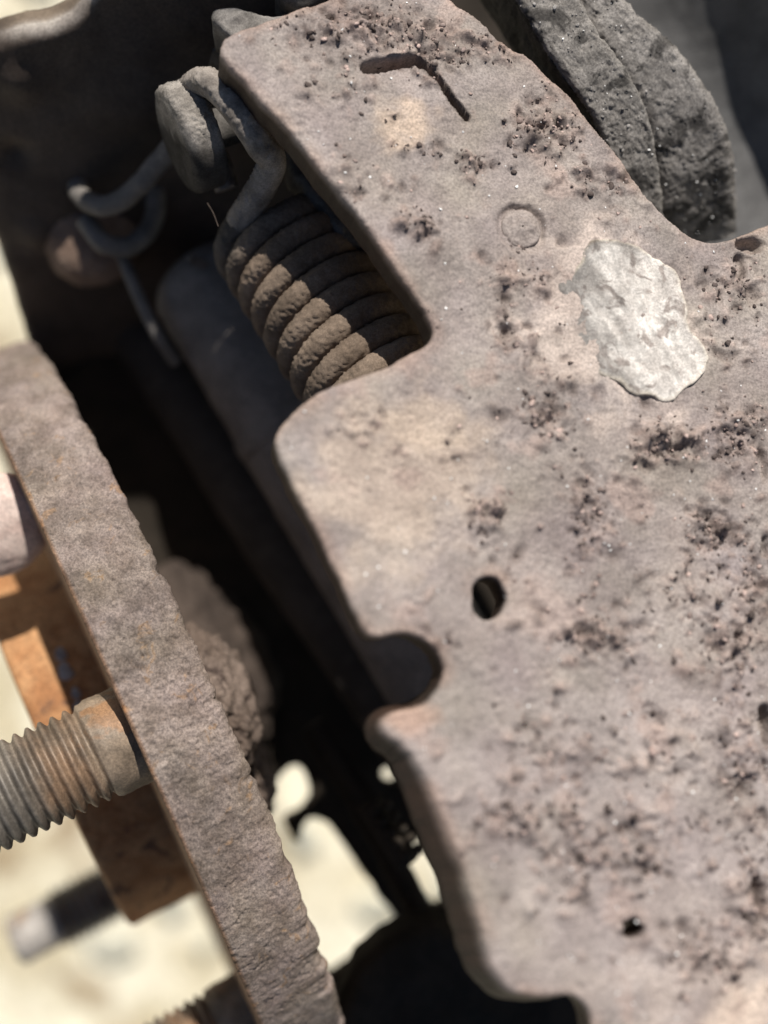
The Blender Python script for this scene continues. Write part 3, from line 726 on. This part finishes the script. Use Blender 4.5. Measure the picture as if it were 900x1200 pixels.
# the hook leaves the first turn and bends over the pin
hp = [helix[0], at(318, 197, -.66), at(304, 170, -.40), at(284, 139, -.27), at(263, 112, -.25), at(245, 98, -.34), at(229, 100, -.62), at(224, 116, -1.05), at(238, 152, -1.3), at(258, 196, -1.4), at(266, 222, -1.45)]
hk = smooth_path([helix[2 * 1]] + hp[1:], .0175)
sp = empty("return_spring", cx, "dusty brown close wound coil spring hooked over the round pin", "coil spring")
def grit(seed, amp=1.0):
    def f(G, D):
        up = sst(D[..., 2] + .55 * D[..., 1] + .25 * fbm(G * 5, 3, seed + 5), -.1, .45)
        return amp * (.004 * fbm(G * 6, 3, seed) + up * (.012 + .014 * fbm(G * 26, 3, seed + 1, .8)) + .003 * fbm(G * 34, 2, seed + 2))
    return f
V, Q, T, D = tube(helix, WR, 44, grit(160))
s_ = ((V - cx) @ A_) / PIT; grey = (1 - sst(s_, -2.9, -.9))[:, None]
tn = (1 + .25 * fbm(V * 2.2, 4, 165) + .15 * fbm(V * 12, 2, 166))[:, None]
col = tn * ((1 - grey) * np.array([1.0, .93, .86]) + grey * np.array([.68, .73, .78]))
mesh("coil", V, Q, M['coil'], sp, col=col, tris=T)
V, Q, T, D = tube(hk, 1.08 * WR * np.clip(1 - .12 * np.linspace(0, 1, len(hk)), 0, 1), 44, grit(170))
mesh("hook", V, Q, M['hookgrey'], sp, col=(1.5 + .4 * fbm(V * 5, 4, 171))[:, None] * np.array([1.05, 1, .96]), tris=T)

# ------------------------------------------------------------------ round headed pin
pn = unit((-.86, -.40, .26)); pc = at(218, 164, -.9)
pt_ = unit(np.cross(pn, (0, 0, 1))); pu = np.cross(pt_, pn); pu *= np.sign(pu[2])
hdr, hdt = .54, .36
prof = [(r, .02 - .02 * (r / hdr) ** 2) for r in np.linspace(.005, hdr - .1, 36)]
prof += [(hdr - .1 + .1 * math.sin(q), -.1 + .1 * math.cos(q)) for q in np.linspace(.15, 1.57, 9)]
prof += [(hdr, w) for w in np.linspace(-.115, -hdt + .06, 14)] + [(hdr - .06 + .06 * math.cos(q), -hdt + .06 - .06 * math.sin(q)) for q in np.linspace(.2, 1.57, 6)] + [(r, -hdt) for r in np.linspace(hdr - .08, .21, 8)]
def pin_d(G, ring, pr):
    n = grid_normals(G); 
    outw = np.sign(((n * (G - (pc - pn * hdt / 2))).sum(-1)).mean()); n = n * outw
    up = sst(n[..., 2] * .7 + n[..., 1] * .9 + .2 * fbm(G * 6, 3, 181), .2, .75)
    return G + n * (.004 * fbm(G * 5, 3, 180) + up * (.016 + .016 * fbm(G * 26, 3, 182, .8)))[..., None]
ap = empty("anchor_pin", pc, "round headed pin with its dusty top painted sunlit, left of the spring hook", "pin")
V, Q = revolve(prof, pc + pn * .12, pn, pt_, pu, np.linspace(0, 2 * np.pi, 260, endpoint=False), True, pin_d)
dust_light = sst((V - pc) @ unit((.25, .95, .6)) + .05 * fbm(V * 9, 3, 184), -.02, .20)  # dusty top painted lighter towards the sun, face painted dark as shaded
mesh("pin_head", V, Q[:, ::-1], M['hookgrey'], ap, col=((.36 + 1.25 * dust_light) * (1 + .2 * fbm(V * 4, 3, 183)))[:, None] * np.array([1, .98, .95]))
V, Q, T, D = tube(np.array([pc - pn * q for q in np.linspace(.1, 2.2, 40)]), .2, 28, lambda G, D: .008 * fbm(G * 6, 3, 185))
mesh("shank", V, Q, M['hookgrey'], ap, col=np.full((len(V), 3), .7), tris=T)
# a stray bristle caught by the spring
pth = smooth_path([at(243, 238, -.9), at(250, 250, -.8), at(256, 266, -.75)], .02)
V, Q, T, D = tube(pth, .006, 8)
tag(mesh("bristle", V, Q, M['knuckle_dark'], tris=T), "fine dark bristle caught between pin head and spring", "bristle")

# ------------------------------------------------------------------ curved brake shoe at the top right
path = smooth_path([np.r_[at(560, -190, -.62), 0], np.r_[at(648, -50, -.62), .1], np.r_[at(700, 38, -.64), .3], np.r_[at(736, 90, -.74), .5], np.r_[at(758, 135, -.88), .68], np.r_[at(769, 185, -1.08), .85], np.r_[at(775, 240, -1.38), .95], np.r_[at(778, 310, -1.95), 1.0]], .018)
prm = path[:, 3]; path = path[:, :3]
T_ = np.gradient(path, axis=0); T_ /= np.linalg.norm(T_, axis=1, keepdims=True)
side = np.cross(T_, (0, 0, 1)); side *= -1; side /= np.linalg.norm(side, axis=1, keepdims=True)
if side[len(side) // 2, 0] < 0: side = -side
upv = np.cross(side, T_); upv *= np.sign(upv[:, 2:3])
def band(w0, w1, top, depth, seed, ch=.08):
    """rounded rectangle section; w0, w1, top are arrays along the path"""
    m = []
    nt = 52
    P = []
    for q in np.linspace(0, 1, nt): P.append((q, 0, 0))
    prof = []
    for i, f in enumerate(np.linspace(0, 1, 20)): prof.append(('l', f))
    for f in np.linspace(0, 1, 56): prof.append(('t', f))
    for f in np.linspace(0, 1, 20): prof.append(('r', f))
    G = np.zeros((len(path), len(prof), 3))
    for j, (k_, f) in enumerate(prof):
        if k_ == 'l': s_ = w0; z_ = top - ch - depth * (1 - f)
        elif k_ == 'r': s_ = w1; z_ = top - ch - depth * f
        else:
            s_ = w0 + (w1 - w0) * f; e = np.minimum(f, 1 - f) * (w1 - w0); x = np.clip(e, 0, ch)
            z_ = top - ch + np.sqrt(np.maximum(ch ** 2 - (ch - x) ** 2, 0))
        G[:, j] = path + side * np.reshape(s_, (-1, 1)) + upv * np.reshape(z_, (-1, 1))
    n = grid_normals(G); n *= np.sign((n[:, 48] * upv).sum(-1).mean())
    lum = fbm(G * 3.2, 4, seed, .6); gr = fbm(G * 15, 4, seed + 1, .65)
    pit = sst(fbm(G * 5.5, 3, seed + 2), .3, .6)
    G = G + n * (.014 * lum + .008 * gr - .014 * pit + .008 * fbm(G * 30, 2, seed + 4))[..., None]
    return G
bs_ = empty("brake_shoe", path[len(path) // 2], "curved stepped brake shoe end with a dusty grey crust beside the plate", "brake shoe")
def add_band(name, G, seed, k):
    nu_, nv_ = G.shape[:2]; V = G.reshape(-1, 3); Q = grid_quads(nu_, nv_)
    # underside and end faces
    low = np.stack([G[:, 0], G[:, -1]], 1).reshape(-1, 3); o = len(V)
    i = np.arange(nu_ - 1); Qb = np.stack([o + 2 * i, o + 2 * i + 1, o + 2 * i + 3, o + 2 * i + 2], 1)
    cap = np.vstack([V, low, G[0].mean(0), G[-1].mean(0)]); c0 = o + len(low); j = np.arange(nv_ - 1); b = (nu_ - 1) * nv_
    T = np.vstack([np.stack([np.full(nv_ - 1, c0), j + 1, j], 1), np.stack([np.full(nv_ - 1, c0 + 1), b + j, b + j + 1], 1)])
    col = (1 + .22 * fbm(cap * 2, 4, seed + 7) + .1 * fbm(cap * 9, 3, seed + 8))[:, None] * np.array(k)
    sidev = np.ones(G.shape[:2]); sidev[:, :20] = .3  # left flank darkened in the colour, painting the shade of the gap
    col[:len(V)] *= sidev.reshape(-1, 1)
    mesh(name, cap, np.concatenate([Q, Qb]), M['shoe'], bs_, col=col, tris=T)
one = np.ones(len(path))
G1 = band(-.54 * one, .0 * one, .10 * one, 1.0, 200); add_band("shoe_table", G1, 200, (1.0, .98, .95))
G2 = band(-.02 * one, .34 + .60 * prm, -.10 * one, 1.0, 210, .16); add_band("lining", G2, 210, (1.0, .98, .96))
k = rng.integers(0, G2.shape[0], 700); j = rng.integers(20, 76, 700)
both = np.where(rng.random(700)[:, None] < .4, G1[k, j], G2[k, j]); nn = np.tile(unit((.1, .2, 1)), (700, 1))
V, T, c_ = crumbs(both, nn, np.clip(np.exp(rng.normal(math.log(.010), .45, 700)), .005, .03), .45, np.repeat(rng.uniform(.6, 1.5, (700, 1)), 3, 1))
tag(mesh("dust_crumbs", V, None, M['shoe'], bs_, col=c_, tris=T), kind="stuff")
k = rng.integers(0, G2.shape[0], 60); j = rng.integers(24, 70, 60); both = np.where(rng.random(60)[:, None] < .5, G1[k, j], G2[k, j])
V, T, _ = crumbs(both + (0, 0, .01), nn[:60], rng.uniform(.004, .010, 60), .5); tag(mesh("glint_flecks", V, None, M['glint'], bs_, tris=T, smooth=False), kind="stuff")  # the same painted glints on the shoe

# ------------------------------------------------------------------ dished panel behind the shoe, its rise shaped to darken the corner by its own shade
us = np.linspace(2.15, 5.4, 110); vs = np.linspace(-.5, 6.4, 130)
X, Y = np.meshgrid(us, vs, indexing='ij')
c0 = at(758, 82, -3.2); dq = unit((.75, .66))
qd = (X - c0[0]) * dq[0] + (Y - c0[1]) * dq[1]; qd = np.clip(qd, 0, None)
Z = -3.2 + np.where(qd < 1.5, .62 * qd ** 2, .62 * 2.25 + 1.86 * (qd - 1.5))
Z += .012 * fbm(np.stack([X * 2, Y * 2, X * 0], -1), 4, 220) + .008 * fbm(np.stack([X * 9, Y * 9, X * 0], -1), 3, 221)
V, Q = sheet(np.stack([X, Y, Z], -1), .15)
tag(mesh("dished_panel", V, Q, M['panel']), "dark dished panel curving up behind the curved brake shoe", "panel")
